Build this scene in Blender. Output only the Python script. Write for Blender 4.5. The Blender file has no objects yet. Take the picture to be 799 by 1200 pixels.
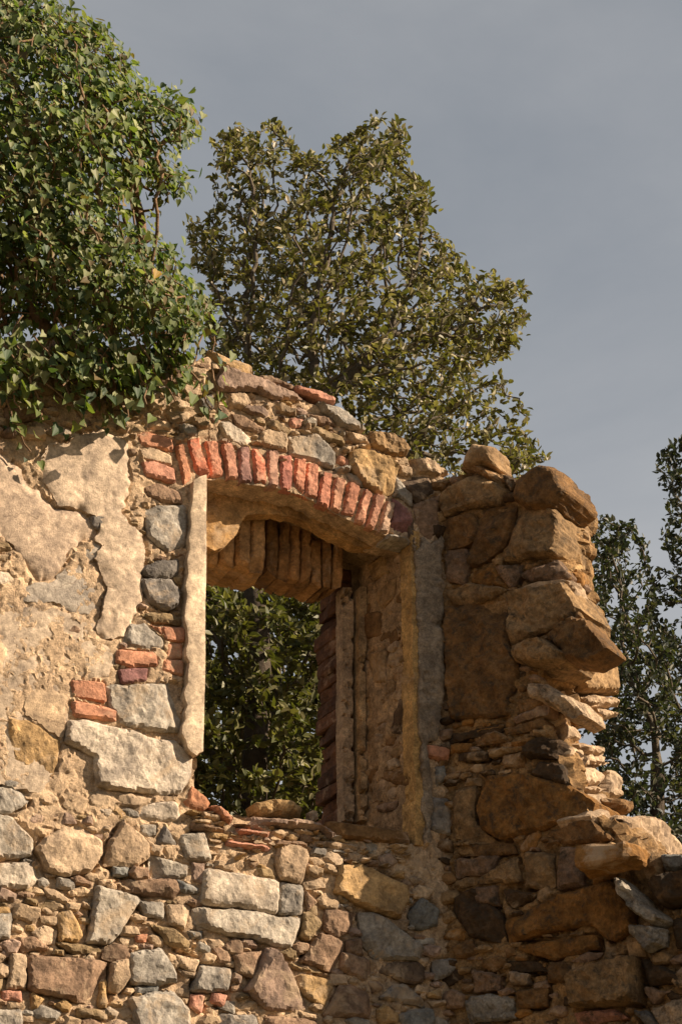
import bpy, math, random
import numpy as np
from mathutils import Vector
from mathutils.geometry import delaunay_2d_cdt
random.seed(7); RNG = np.random.default_rng(7)
rad = math.radians
S = bpy.context.scene; COL = S.collection

# ------------------------------------------------------------------ camera, sky, sun, exposure
YAW, PITCH, F = rad(25), rad(24.8), 2400.0
CAM = np.array((-3.35, -7.5, 1.6))
cam = bpy.data.cameras.new('camera'); co = bpy.data.objects.new('camera', cam); COL.objects.link(co)
cam.sensor_fit = 'VERTICAL'; cam.sensor_height = 36; cam.lens = 36 * F / 1200
cam.clip_end = 2000; co.location = CAM; co.rotation_euler = (rad(90) + PITCH, 0, -YAW); S.camera = co

SUN_AZ, SUN_EL = 57, 31          # degrees to the right of the wall's normal / above the horizon
sun_dir = Vector((math.sin(rad(SUN_AZ)) * math.cos(rad(SUN_EL)), -math.cos(rad(SUN_AZ)) * math.cos(rad(SUN_EL)), math.sin(rad(SUN_EL))))
sl = bpy.data.lights.new('sun', 'SUN'); sl.energy = 5.0; sl.angle = rad(0.5); sl.color = (1, .83, .64)
so = bpy.data.objects.new('sun', sl); COL.objects.link(so); so.rotation_euler = (-sun_dir).to_track_quat('-Z', 'Y').to_euler()

W = bpy.data.worlds.new('World'); S.world = W; W.use_nodes = True
nt = W.node_tree; nt.nodes.clear()
def wn(t, **k):
    n = nt.nodes.new(t)
    for a, b in k.items(): setattr(n, a, b)
    return n
wo = wn('ShaderNodeOutputWorld'); bg = wn('ShaderNodeBackground'); bg.inputs[1].default_value = .076
sky = wn('ShaderNodeTexSky'); sky.sky_type = 'NISHITA'; sky.sun_disc = False
sky.sun_elevation = rad(SUN_EL); sky.sun_rotation = rad(180 - SUN_AZ)
tc = wn('ShaderNodeTexCoord'); mp = wn('ShaderNodeMapping'); mp.inputs['Scale'].default_value = (1.0, 1.0, 2.6)
nz = wn('ShaderNodeTexNoise'); nz.inputs['Scale'].default_value = 1.7; nz.inputs['Detail'].default_value = 7; nz.inputs['Roughness'].default_value = .55
nz.inputs['Distortion'].default_value = .6
cr = wn('ShaderNodeValToRGB'); cr.color_ramp.elements[0].position = .36; cr.color_ramp.elements[1].position = .70
cr.color_ramp.elements[0].color = (1.92, 2.06, 2.24, 1); cr.color_ramp.elements[1].color = (2.92, 2.95, 3.0, 1)
mx = wn('ShaderNodeMix', data_type='RGBA'); mx.inputs[0].default_value = .93
L = nt.links.new
L(tc.outputs['Generated'], mp.inputs[0]); L(mp.outputs[0], nz.inputs[0]); L(nz.outputs[0], cr.inputs[0])
sx = wn('ShaderNodeSeparateXYZ'); L(tc.outputs['Generated'], sx.inputs[0]); gr_ = wn('ShaderNodeMapRange'); L(sx.outputs[2], gr_.inputs[0])
for k_, v_ in ((1, .2), (2, .75), (3, 1.16), (4, .92)): gr_.inputs[k_].default_value = v_
hz = wn('ShaderNodeVectorMath', operation='SCALE'); L(cr.outputs[0], hz.inputs[0]); L(gr_.outputs[0], hz.inputs['Scale'])
L(sky.outputs[0], mx.inputs[6]); L(hz.outputs[0], mx.inputs[7]); L(mx.outputs[2], bg.inputs[0]); L(bg.outputs[0], wo.inputs[0])
S.view_settings.view_transform = 'Standard'; S.view_settings.look = 'None'
S.view_settings.exposure = 0.95; S.view_settings.gamma = 1
S.render.engine = 'CYCLES'
S.cycles.max_bounces = 6; S.cycles.diffuse_bounces = 4; S.cycles.transparent_max_bounces = 4

# ------------------------------------------------------------------ geometry helpers
fw = np.array((math.sin(YAW) * math.cos(PITCH), math.cos(YAW) * math.cos(PITCH), math.sin(PITCH)))
rt = np.array((math.cos(YAW), -math.sin(YAW), 0)); up = np.cross(rt, fw)
def ray(p): return fw * F + rt * (p[0] - 399.5) - up * (p[1] - 600)
class Plane:
    def __init__(s, O, U):
        s.O = np.array(O, float); s.U = np.array(U, float); s.V = np.array((0, 0, 1.)); s.N = np.cross(s.U, s.V)
    def world(s, p):                 # photo point -> point of this plane
        d = ray(p); t = np.dot(s.O - CAM, s.N) / np.dot(d, s.N); return CAM + d * t
    def uv(s, p):
        w = s.world(p) - s.O; return np.array((w @ s.U, w @ s.V))
    def to3(s, uv, h=0.):
        uv = np.asarray(uv, float); h = np.asarray(h, float)
        return s.O + uv[..., :1] * s.U + uv[..., 1:2] * s.V + h[..., None] * s.N
P1 = Plane((0, 0, 0), (1, 0, 0))
C0 = P1.world((518, 800)); C0[2] = 0
a2 = rad(-32); P2 = Plane(C0, (-math.sin(a2), -math.cos(a2), 0))

def _hash(ix, iy, iz, s):
    h = (ix * 374761393 + iy * 668265263 + iz * 2147483647 + s * 1274126177) & 0xffffffff
    h = ((h ^ (h >> 13)) * 1274126177) & 0xffffffff
    return ((h ^ (h >> 16)) & 0xffff) / 32767.5 - 1
def vnoise(p, s=0):
    p = np.asarray(p, float); i = np.floor(p).astype(np.int64); f = p - i; f = f * f * (3 - 2 * f); r = 0
    for dx in (0, 1):
        for dy in (0, 1):
            for dz in (0, 1):
                w = (f[:, 0] if dx else 1 - f[:, 0]) * (f[:, 1] if dy else 1 - f[:, 1]) * (f[:, 2] if dz else 1 - f[:, 2])
                r = r + w * _hash(i[:, 0] + dx, i[:, 1] + dy, i[:, 2] + dz, s)
    return r
def fbm(p, size, octs=4, gain=.5, s=0):
    p = np.asarray(p, float) / size; r = 0; a = 1.
    for k in range(octs): r = r + a * vnoise(p + 17.3 * k, s + k); p = p * 2.03; a *= gain
    return r
def parse(t): return [tuple(float(c) for c in q.split(',')) for q in t.split()]
def inside(pts, poly):
    x, y = pts[:, 0], pts[:, 1]; r = np.zeros(len(pts), bool); n = len(poly); j = n - 1
    for i in range(n):
        xi, yi = poly[i]; xj, yj = poly[j]
        if yi != yj:
            r ^= ((yi > y) != (yj > y)) & (x < (xj - xi) * (y - yi) / (yj - yi) + xi)
        j = i
    return r
def edist(pts, poly, chunk=20000):
    A = np.asarray(poly); B = np.roll(A, -1, 0); D = B - A; L2 = (D ** 2).sum(1) + 1e-12; out = []
    for k in range(0, len(pts), chunk):
        q = pts[k:k + chunk]; t = np.clip(((q[:, None] - A) * D).sum(2) / L2, 0, 1)
        out.append(np.sqrt((((A + t[..., None] * D) - q[:, None]) ** 2).sum(2).min(1)))
    return np.concatenate(out) if out else np.zeros(0)
def resample(poly, res, jit=0., seed=0, rnd=.18):
    P = np.asarray(poly, float)
    if rnd > 0:                        # knock the corners off
        Q = []; n = len(P)
        for i in range(n):
            a, b, c = P[i - 1], P[i], P[(i + 1) % n]; Q += [b + (a - b) * rnd, b + (c - b) * rnd]
        P = np.array(Q)
    out = []; n = len(P)
    for i in range(n):
        a, b = P[i], P[(i + 1) % n]; m = max(1, int(round(np.linalg.norm(b - a) / res)))
        out += [a + (b - a) * k / m for k in range(m)]
    P = np.array(out)
    if jit:
        T = np.roll(P, -1, 0) - np.roll(P, 1, 0); T /= np.linalg.norm(T, axis=1)[:, None] + 1e-9
        q = np.c_[P, np.full(len(P), seed * .37)]
        j = fbm(q, .06, 5, .68, seed) * jit; P = P + np.c_[-T[:, 1], T[:, 0]] * j[:, None]
    return P
class MB:                              # gathers vertices, faces and one base colour per piece
    def __init__(s): s.v = []; s.f = []; s.c = []; s.n = 0
    def add(s, v, f, c):
        v = np.asarray(v, float).reshape(-1, 3); s.v.append(v); s.f += [tuple(int(i) + s.n for i in q) for q in f]
        c = np.asarray(c, float)
        s.c.append(np.tile(c[:3], (len(v), 1)) if c.ndim == 1 else c); s.n += len(v)
    def build(s, name, mat, parent=None, smooth=False, kind=None):
        v = np.concatenate(s.v); o3 = np.array(parent_origin(parent))
        me = bpy.data.meshes.new(name); me.from_pydata((v - o3).tolist(), [], s.f)
        c = np.concatenate(s.c); at = me.attributes.new('Col', 'FLOAT_COLOR', 'POINT')
        at.data.foreach_set('color', np.c_[c, np.ones(len(c))].ravel().astype(np.float32))
        me.polygons.foreach_set('use_smooth', [smooth] * len(me.polygons)); me.materials.append(mat)
        if smooth: me.set_sharp_from_angle(angle=rad(34))
        o = bpy.data.objects.new(name, me); COL.objects.link(o)
        if parent: o.parent = parent
        if kind: o['kind'] = kind
        return o
def parent_origin(p):
    r = np.zeros(3)
    while p is not None: r = r + np.array(p.location); p = p.parent
    return r
def thing(name, label, cat, loc=(0, 0, 0), group=None):
    o = bpy.data.objects.new(name, None); COL.objects.link(o); o.location = loc; o.empty_display_size = .2
    return tag(o, label, cat, group)
def tag(o, label, cat, group=None):
    o['label'] = label; o['category'] = cat
    if group: o['group'] = group
    return o
def tri(points, loop_edges):
    r = delaunay_2d_cdt([Vector(p) for p in points], loop_edges, [], 0, 1e-7, False)
    return np.array([tuple(v) for v in r[0]]), [tuple(f) for f in r[2]]
def slab(mb, pl, polys, hfun, depth, res, col, jit=0., seed=0, rnd=.18, side_n=1, side_noise=0., cap=True, base=0.):
    """A body with a worked front: polys[0] is the outline, the others are holes; hfun(uv, edge distance, xyz) is the front relief."""
    loops = [resample(p, res, jit, seed + k, rnd) for k, p in enumerate(polys)]
    lo, hi = loops[0].min(0), loops[0].max(0)
    gx, gy = np.meshgrid(np.arange(lo[0], hi[0], res), np.arange(lo[1], hi[1], res))
    g = np.c_[gx.ravel(), gy.ravel()]; g[:, 0] += (np.round(g[:, 1] / res) % 2) * res * .5
    rg = np.random.default_rng(seed + 5); g += rg.uniform(-.22, .22, g.shape) * res
    m = inside(g, loops[0])
    for h in loops[1:]: m &= ~inside(g, h)
    g = g[m]
    keep = np.ones(len(g), bool)
    for l in loops: keep &= edist(g, l) > res * .55
    g = g[keep]
    pts = list(map(tuple, np.concatenate(loops))); ed = []; k = 0
    for l in loops: n = len(l); ed += [(k + i, k + (i + 1) % n) for i in range(n)]; k += n
    pts += list(map(tuple, g))
    V, Fc = tri(pts, ed)
    cen = np.array([V[list(f)].mean(0) for f in Fc]); ok = inside(cen, loops[0])
    for h in loops[1:]: ok &= ~inside(cen, h)
    Fc = [f for f, o in zip(Fc, ok) if o]
    d = np.full(len(V), 9.)
    for l in loops: d = np.minimum(d, edist(V, l))
    h = hfun(V, d, pl.to3(V)) + base
    X = pl.to3(V, h); faces = list(Fc)
    ec = {}
    for f in Fc:
        for i in range(3):
            a, b = f[i], f[(i + 1) % 3]; ec[(a, b)] = 1
    bd = [e for e in ec if (e[1], e[0]) not in ec]
    bv = sorted({i for e in bd for i in e}); idx = {v: i for i, v in enumerate(bv)}
    rings = [X]; off = len(X); prev = {v: v for v in bv}
    nrm = np.zeros((len(V), 2))
    for a, b in bd:
        t = V[b] - V[a]; nn = np.array((t[1], -t[0])); nrm[a] += nn; nrm[b] += nn
    nrm = nrm[bv]; nrm /= np.linalg.norm(nrm, axis=1)[:, None] + 1e-12
    for s in range(1, side_n + 1):
        z = h[bv] + (-depth - h[bv]) * s / side_n
        Vv = V[bv]
        if side_noise:
            w3 = pl.to3(Vv, z); k = fbm(w3, .14, 5, .6, seed + 31) * side_noise; Vv = Vv + nrm * k[:, None]
        ring = pl.to3(Vv, z); rings.append(ring)
        cur = {v: off + idx[v] for v in bv}; off += len(bv)
        for a, b in bd: faces.append((prev[b], prev[a], cur[a], cur[b]))
        prev = cur
    if cap:
        inn = [v for v in range(len(V)) if v not in idx]; m2 = {v: off + i for i, v in enumerate(inn)}; m2.update(prev)
        if inn: rings.append(pl.to3(V[inn], np.full(len(inn), -depth)))
        faces += [(m2[f[0]], m2[f[2]], m2[f[1]]) for f in Fc]
    mb.add(np.concatenate(rings), faces, col)
def rock(mb, pl, poly, col, prot=.02, depth=.10, bev=.015, rough=.007, facets=3, jit=.005, seed=0, res=None, rnd=.07, tilt=.07, base=0., edge=.4, grow=.004):
    poly = np.asarray(poly, float); cc_ = poly.mean(0); dd_ = poly - cc_; poly = cc_ + dd_ * (1 + grow / (np.linalg.norm(dd_, axis=1)[:, None] + 1e-6)); A = poly.min(0), poly.max(0); size = (A[1] - A[0]); c = (A[0] + A[1]) / 2
    res = res or float(np.clip(size.max() / 18, .0075, .0115))
    rg = np.random.default_rng(seed)
    fac = [(rg.uniform(0, 2 * math.pi), rg.uniform(.25, .85), rg.uniform(.25, .9)) for _ in range(facets)]
    tl = rg.uniform(-1, 1, 2) * tilt
    bev = min(bev, size.min() * .33)
    def hf(uv, d, w):
        h = np.full(len(uv), prot) + (uv - c) @ tl
        for a, l, s in fac:
            e = np.array((math.cos(a), math.sin(a))); ext = np.abs(size / 2 * e).sum()
            h = np.minimum(h, prot + s * (l * ext - (uv - c) @ e))
        h = h + fbm(w, .07, 5, .6, seed) * rough
        q = np.clip(d / bev, 0, 1); e = edge * h - .004
        return e + (h - e) * np.sqrt(np.clip(1 - (1 - q) ** 2, 0, 1))
    slab(mb, pl, [poly], hf, depth, res, col, jit, seed, rnd, base=base, side_n=1 if depth < .13 else 6, side_noise=0 if depth < .13 else .013)

# ------------------------------------------------------------------ materials
def node_mat(name, rough=.9, spec=.25):
    m = bpy.data.materials.new(name); m.use_nodes = True; t = m.node_tree; b = t.nodes['Principled BSDF']
    b.inputs['Roughness'].default_value = rough; b.inputs['Specular IOR Level'].default_value = spec
    return m, t, b
def N(t, typ, **k):
    n = t.nodes.new(typ)
    for a, v in k.items():
        if a in n.inputs: n.inputs[a].default_value = v
        else: setattr(n, a, v)
    return n
def ramp(t, src, p0, p1, c0=(0, 0, 0, 1), c1=(1, 1, 1, 1)):
    r = t.nodes.new('ShaderNodeValToRGB'); e = r.color_ramp.elements
    e[0].position = p0; e[1].position = p1; e[0].color = c0; e[1].color = c1; t.links.new(src, r.inputs[0]); return r.outputs[0]
def mix(t, fac, a, b, mode='MIX'):
    n = t.nodes.new('ShaderNodeMix'); n.data_type = 'RGBA'; n.blend_type = mode
    for s, v in ((0, fac), (6, a), (7, b)):
        if isinstance(v, (int, float)): n.inputs[s].default_value = v
        elif isinstance(v, tuple): n.inputs[s].default_value = v
        else: t.links.new(v, n.inputs[s])
    return n.outputs[2]
def noise(t, pos, scale, detail=6, rough=.6, dist=0.):
    n = N(t, 'ShaderNodeTexNoise', Scale=scale, Detail=detail, Roughness=rough, Distortion=dist); t.links.new(pos, n.inputs['Vector']); return n.outputs[0]
def masonry(name, dust=(.42, .29, .17, 1), dust_amt=.5, stain=.5, speck=.5, bump=.7, rough=.92, thr=.60, dthr=.56, crack=0):
    m, t, b = node_mat(name, rough, .2); g = N(t, 'ShaderNodeNewGeometry'); P = g.outputs['Position']
    at = N(t, 'ShaderNodeAttribute', attribute_name='Col'); c = at.outputs['Color']
    c = mix(t, 1., c, ramp(t, noise(t, P, 9, 6, .65), .30, .70, (.50, .49, .50, 1), (1.45, 1.42, 1.36, 1)), 'MULTIPLY')
    c = mix(t, 1., c, ramp(t, noise(t, P, 120, 3, .7), .3, .7, (1 - .45 * speck,) * 3 + (1,), (1 + .4 * speck,) * 3 + (1,)), 'MULTIPLY')
    c = mix(t, 1., c, ramp(t, noise(t, P, 42, 5, .65), .32, .68, (.66, .65, .64, 1), (1.3, 1.29, 1.26, 1)), 'MULTIPLY')
    f = ramp(t, noise(t, P, 5.5, 9, .72, .5), dthr, dthr + .12)                    # earth smeared over the face
    c = mix(t, mix(t, dust_amt, (0, 0, 0, 1), f), c, dust)
    f2 = ramp(t, noise(t, P, 17, 10, .8, .4), thr, thr + .14)                  # dark lichen and soot
    c = mix(t, mix(t, stain, (0, 0, 0, 1), f2), c, (.06, .047, .033, 1))
    if crack:                                                             # hairline cracks in old render
        wv = N(t, 'ShaderNodeVectorMath', operation='ADD'); wn_ = N(t, 'ShaderNodeTexNoise', Scale=6., Detail=6.); t.links.new(P, wn_.inputs['Vector'])
        sc_ = N(t, 'ShaderNodeVectorMath', operation='SCALE'); sc_.inputs['Scale'].default_value = .22; t.links.new(wn_.outputs['Color'], sc_.inputs[0]); t.links.new(P, wv.inputs[0]); t.links.new(sc_.outputs[0], wv.inputs[1])
        vo = N(t, 'ShaderNodeTexVoronoi', feature='DISTANCE_TO_EDGE', Scale=3.2); t.links.new(wv.outputs[0], vo.inputs['Vector'])
        ck = ramp(t, vo.outputs['Distance'], .0, .012, (1, 1, 1, 1), (0, 0, 0, 1)); c = mix(t, mix(t, .55, (0, 0, 0, 1), mix(t, 1., ck, ramp(t, noise(t, P, 4, 3), .48, .58), 'MULTIPLY')), c, (.12, .08, .05, 1))
    t.links.new(c, b.inputs['Base Color'])
    h = mix(t, .35, mix(t, .5, noise(t, P, 22, 8, .7), noise(t, P, 60, 8, .7)), noise(t, P, 190, 4, .7))
    bp = N(t, 'ShaderNodeBump', Strength=bump, Distance=.018); t.links.new(h, bp.inputs['Height']); t.links.new(bp.outputs[0], b.inputs['Normal'])
    return m
M_stone = masonry('stone', dust=(.46, .335, .215, 1), dust_amt=.75, stain=.45, dthr=.52)
M_shade = masonry('shade_toned_lichen_stone', dust=(.30, .15, .05, 1), dust_amt=.5, stain=1., bump=1.2, thr=.50)  # lichened cross-wall stone; the wall's shade is painted into its colours too
M_mortar = masonry('earth_mortar', dust=(.58, .43, .28, 1), dust_amt=.5, stain=.3, speck=.8, bump=1.)
M_brick = masonry('brick', dust=(.52, .37, .25, 1), dust_amt=.65, stain=.45, speck=.4, bump=.6)
M_plaster = masonry('plaster', dust=(.25, .195, .145, 1), dust_amt=.65, stain=.4, speck=.4, bump=.55, crack=1)
def leaf_mat(name, rough=.42, trans=.25):
    m, t, b = node_mat(name, rough, .3); at = N(t, 'ShaderNodeAttribute', attribute_name='Col')
    t.links.new(at.outputs['Color'], b.inputs['Base Color'])
    tr = N(t, 'ShaderNodeBsdfTranslucent'); ms = N(t, 'ShaderNodeMixShader'); ms.inputs[0].default_value = trans
    t.links.new(mix(t, 1., at.outputs['Color'], (1.3, 1.5, .5, 1), 'MULTIPLY'), tr.inputs[0])
    t.links.new(b.outputs[0], ms.inputs[1]); t.links.new(tr.outputs[0], ms.inputs[2])
    t.links.new(ms.outputs[0], t.nodes['Material Output'].inputs[0]); return m
M_leaf = leaf_mat('oak_leaf', .5); M_ivy = leaf_mat('ivy_leaf', .55, .35)
def bark(name, c):
    m, t, b = node_mat(name, .9, .2); g = N(t, 'ShaderNodeNewGeometry')
    n = noise(t, g.outputs['Position'], 25, 8, .7); t.links.new(ramp(t, n, .3, .75, tuple(x * .5 for x in c) + (1,), tuple(x * 1.4 for x in c) + (1,)), b.inputs['Base Color'])
    bp = N(t, 'ShaderNodeBump', Strength=.8, Distance=.02); t.links.new(n, bp.inputs['Height']); t.links.new(bp.outputs[0], b.inputs['Normal']); return m
M_bark = bark('bark', (.08, .06, .042)); M_twig = bark('twig_bark', (.125, .10, .07)); M_stem = bark('ivy_stem', (.24, .15, .085))
m_, t_, b_ = node_mat('dry_earth', 1, .1); g_ = N(t_, 'ShaderNodeNewGeometry')
t_.links.new(ramp(t_, noise(t_, g_.outputs['Position'], 1.3, 10, .7), .35, .7, (.09, .075, .035, 1), (.20, .15, .085, 1)), b_.inputs['Base Color']); M_ground = m_

K = dict(gr=(.31, .28, .24), gl=(.39, .345, .285), gw=(.47, .40, .32), bg=(.20, .20, .19), bu=(.41, .30, .20), bl=(.46, .345, .235),
         br=(.25, .165, .11), oc=(.38, .25, .12), ol=(.25, .18, .10), dk=(.12, .085, .06), dg=(.20, .18, .16), rd=(.48, .235, .145),
         pk=(.47, .235, .165), pu=(.26, .13, .12), li=(.31, .22, .17), sb=(.20, .113, .048), so=(.26, .132, .041), sd=(.075, .047, .026), sg=(.30, .195, .10))  # sb, so, sd, sg: stump browns darkened and warmed to carry its shade

# ------------------------------------------------------------------ ground
gv = []; gf = []; n = 60
for i in range(n + 1):
    for j in range(n + 1):
        a, b = (i / n * 2 - 1), (j / n * 2 - 1); x = math.copysign(abs(a) ** 2.4, a) * 400; y = math.copysign(abs(b) ** 2.4, b) * 400
        gv.append((x, y, -.02 + .25 * math.sin(x * .13) * math.sin(y * .11) * min(1, math.hypot(x, y) / 12)))
for i in range(n):
    for j in range(n): k = i * (n + 1) + j; gf.append((k, k + n + 1, k + n + 2, k + 1))
mb = MB(); mb.add(gv, gf, (.3, .2, .12)); o = mb.build('ground', M_ground, smooth=True); o['kind'] = 'structure'

# ------------------------------------------------------------------ the window wall
WALL = thing('window_wall', 'sunlit rubble stone wall with plaster patches and a brick arched window opening', 'wall', (0, .3, 0))
front_stones = []      # (outline in photo points, colour, options)
def st(col, s, **k): front_stones.append((parse(s), K[col], k))
# above the arch
st('li', '260,432 282,439 307,447 340,459 354,469 320,470 300,461 282,460 257,461 247,456 250,445', prot=.07, depth=.3)
st('oc', '245,410 265,420 295,429 296,440 285,440 262,431 247,419', prot=.03, depth=.3)
st('br', '306,442 318,441 344,451 345,456 310,449', prot=.03, depth=.25)
st('pk', '347,452 375,460 391,467 390,474 370,469 350,460', prot=.05, depth=.25)
st('bu', '266,462 288,461 294,472 285,480 269,479', prot=.05)
st('br', '254,475 267,478 267,492 254,491', prot=.03)
st('gw', '256,494 268,494 294,514 290,522 272,520 260,510', prot=.03)
st('br', '271,486 285,487 309,504 300,508 278,499', prot=.025)
st('bu', '305,507 315,504 335,510 336,530 317,526 306,522', prot=.04)
st('gr', '337,513 372,510 391,532 390,550 365,541 340,535', prot=.045)
st('ol', '310,494 325,494 342,506 335,510 317,502', prot=.03)
st('pk', '341,491 355,491 350,500 342,500')
st('gr', '372,472 404,483 428,504 400,500 379,485', prot=.06, depth=.3, facets=1)
st('br', '358,484 388,492 395,500 375,498', prot=.03)
st('ol', '364,498 400,513 402,523 383,517 362,506', prot=.05)
st('bu', '404,505 424,512 432,523 413,519', prot=.05, depth=.25)
st('sg', '432,506 460,509 480,525 475,535 457,535 435,522', prot=.06, depth=.3, rough=.014)
st('oc', '418,527 450,535 465,548 460,580 447,581 427,570 408,547 409,530', prot=.07, rough=.012)
st('rd', '398,534 411,540 406,549 396,543', prot=.03)
st('gr', '405,554 420,560 425,570 412,565', prot=.02)
st('bu', '466,545 480,548 482,557 468,555', prot=.03, depth=.25)
st('gr', '461,562 466,560 482,580 482,592 465,580', prot=.02)
st('pu', '460,584 481,600 483,630 457,617', prot=.03)
st('gr', '454,626 480,634 479,639 452,632', prot=.06)
st('bu', '205,512 214,508 221,515 205,522'); st('gr', '210,498 232,500 230,512 214,508', prot=.03); st('bu', '243,505 255,502 256,516 246,517')
st('dg', '232,470 247,463 250,478 238,484', prot=.05); st('bu', '170,470 195,466 200,478 176,482', prot=.04); st('oc', '120,415 165,405 170,425 130,432', prot=.07, depth=.3)
st('br', '60,398 110,402 105,418 66,416', prot=.07, depth=.3); st('ol', '10,405 52,400 55,425 14,432', prot=.06, depth=.3)
st('br', '70,430 108,424 112,446 76,452', prot=.05); st('bu', '118,440 150,436 155,455 122,460', prot=.04); st('br', '180,432 222,428 226,448 186,452', prot=.05)
st('ol', '15,445 60,440 64,462 20,468', prot=.05); st('bu', '195,484 222,482 224,494 200,496', prot=.03); st('br', '5,478 40,470 44,492 10,498', prot=.05)
# left of the window
st('rd', '161,510 172,507 200,515 203,530 172,524 163,521', prot=.03, brick=1)
st('bl', '163,526 178,525 200,534 201,546 165,538', prot=.025, brick=1)
st('pk', '166,543 180,541 203,549 205,566 170,558', prot=.03, brick=1)
st('br', '172,570 185,567 212,577 214,590 190,588 174,580', prot=.02)
st('br', '150,525 160,527 160,535 151,534')
st('gr', '171,594 218,592 218,640 195,647 173,628', prot=.03)
st('dg', '168,665 190,657 210,656 207,674 195,677 180,676 168,672', prot=.03)
st('dg', '166,679 200,680 212,695 207,712 195,716 175,705 166,690', prot=.04)
st('ol', '165,720 180,717 200,720 212,726 211,733 180,729', prot=.02)
st('gr', '152,733 170,731 192,752 192,761 162,760 146,752', prot=.025)
st('rd', '190,734 216,736 216,752 193,751', prot=.02, brick=1)
st('rd', '176,732 187,736 189,745')
st('rd', '196,755 213,755 214,771 197,771', prot=.005, brick=1)
st('rd', '188,772 214,775 214,792 190,786', prot=.02, brick=1)
st('rd', '137,762 182,764 184,781 150,782 136,777', prot=.03, brick=1)
st('pu', '139,785 173,783 171,798 143,801', prot=.025, brick=1)
st('rd', '84,797 122,800 124,823 85,818', prot=.02, brick=1)
st('rd', '85,821 137,832 135,846 86,839', prot=.03, brick=1)
st('gl', '126,804 210,800 212,858 180,857 143,848 131,831', prot=.035, facets=2, tag='large pale grey granite block beside the red bricks')
st('gw', '81,845 98,843 150,856 180,865 205,867 225,888 224,912 210,932 180,931 116,922 109,903 111,888 76,871', prot=.04, facets=1, tag='largest whitish block of the wall under the plaster strip')
st('oc', '10,841 41,848 72,869 61,908 42,901 17,891 12,865', prot=.015, facets=1)
st('dg', '105,606 122,605 131,604 128,615 118,621 107,618', prot=.028)
st('ol', '-10,633 8,637 14,645 -10,645'); st('ol', '-10,648 13,650 10,659 -10,657', prot=.01); st('gw', '-10,670 10,670 22,682 0,686', prot=.02)
st('br', '76,736 86,732 97,739 90,742 78,741', prot=.012)
st('gr', '-10,922 17,923 34,935 31,945 10,953 -10,950', prot=.02)
st('bl', '133,927 183,936 170,944 160,947 135,941')
st('gw', '163,943 205,940 210,957 207,963 164,962', prot=.03)
st('gl', '-10,953 12,958 38,985 38,1003 -10,1006', prot=.04, facets=2)
st('bl', '88,964 120,986 120,1001 105,1024 77,1026 56,1020 43,996 53,981', prot=.045, facets=2)
st('bu', '143,962 173,988 173,1005 161,1016 122,1015 129,986', prot=.04)
st('gw', '-10,1014 26,1012 41,1012 52,1028 30,1041 -10,1041', prot=.035)
st('gl', '112,1037 166,1054 150,1077 130,1105 101,1105 108,1077', prot=.045, facets=1)
st('bg', '133,1016 150,1017 150,1027 133,1026')
st('br', '137,1031 205,1031 214,1043 203,1052 140,1043', prot=.035)
st('oc', '69,1070 83,1067 96,1095 90,1103 70,1103', prot=.03)
st('ol', '65,1104 113,1108 120,1115 86,1119', prot=.03)
st('br', '33,1119 125,1127 124,1145 113,1178 35,1160', prot=.045, facets=2, tag='broad dark brown block low in the wall')
st('oc', '117,1152 125,1147 126,1180 115,1180')
st('bu', '130,1129 150,1124 152,1145 139,1164 128,1160', prot=.035)
st('gr', '152,1118 187,1112 206,1141 207,1150 178,1154 154,1154', prot=.04)
st('gr', '152,1169 203,1160 222,1184 222,1216 162,1216', prot=.05)
st('bg', '160,1157 184,1155 184,1163 161,1164')
st('br', '20,1098 40,1098 57,1112 26,1115', prot=.02)
st('bl', '14,1118 31,1120 31,1158 8,1158', prot=.03); st('pk', '5,1161 26,1161 25,1173 5,1172')
st('gr', '-10,1072 14,1071 12,1100 -10,1103', prot=.03); st('gl', '-10,1183 25,1183 26,1216 -10,1216', prot=.03)
st('ol', '92,1182 126,1184 124,1194 92,1192', prot=.03)
st('gr', '165,968 184,966 183,979 166,981'); st('dg', '184,989 193,966 206,990', prot=.03)
st('gl', '177,1001 221,1014 218,1029 175,1029', prot=.03); st('gl', '211,979 238,975 249,1008 218,1007', prot=.035)
st('li', '225,1011 240,1012 237,1035 226,1030'); st('bg', '207,1031 234,1040 231,1047 210,1045', prot=.03)
st('gr', '165,1056 191,1058 190,1076 170,1073', prot=.03); st('bl', '196,1061 223,1061 216,1089 199,1083', prot=.03)
st('ol', '177,1084 203,1088 228,1108 221,1117 196,1106', prot=.04); st('bg', '220,1091 238,1091 236,1100 225,1099')
st('bl', '207,1119 233,1126 226,1140 211,1130', prot=.03); st('gr', '235,1130 272,1136 266,1162 224,1162', prot=.045)
st('pk', '224,1165 240,1165 235,1187 224,1180'); st('pk', '250,1164 267,1166 261,1180 248,1173'); st('rd', '160,1096 173,1095 171,1104 160,1104', prot=.02)
# below the sill
st('gw', '239,1022 245,1019 327,1032 325,1070 283,1064 235,1060', prot=.045, facets=1)
st('gl', '226,1064 283,1067 320,1074 350,1076 349,1088 340,1110 325,1109 295,1100 228,1086', prot=.05, facets=1)
st('gr', '330,1035 355,1039 355,1072 328,1070', prot=.035)
st('bu', '325,994 340,991 358,996 359,1005 355,1035 328,1029 323,1005', prot=.05)
st('ol', '356,1069 363,1068 376,1083 363,1102 353,1097', prot=.04); st('br', '357,1043 372,1057 360,1067')
st('br', '382,1064 418,1070 412,1088 392,1099 380,1088', prot=.03)
st('oc', '397,1013 425,1013 476,1039 476,1058 467,1078 418,1061 393,1046', prot=.055, facets=1, tag='rust coloured block under the window sill')
st('gr', '422,1071 440,1071 497,1110 489,1125 440,1125 425,1103', prot=.05)
st('bg', '479,1072 492,1052 514,1067 512,1085 492,1090 480,1082', prot=.04)
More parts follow.
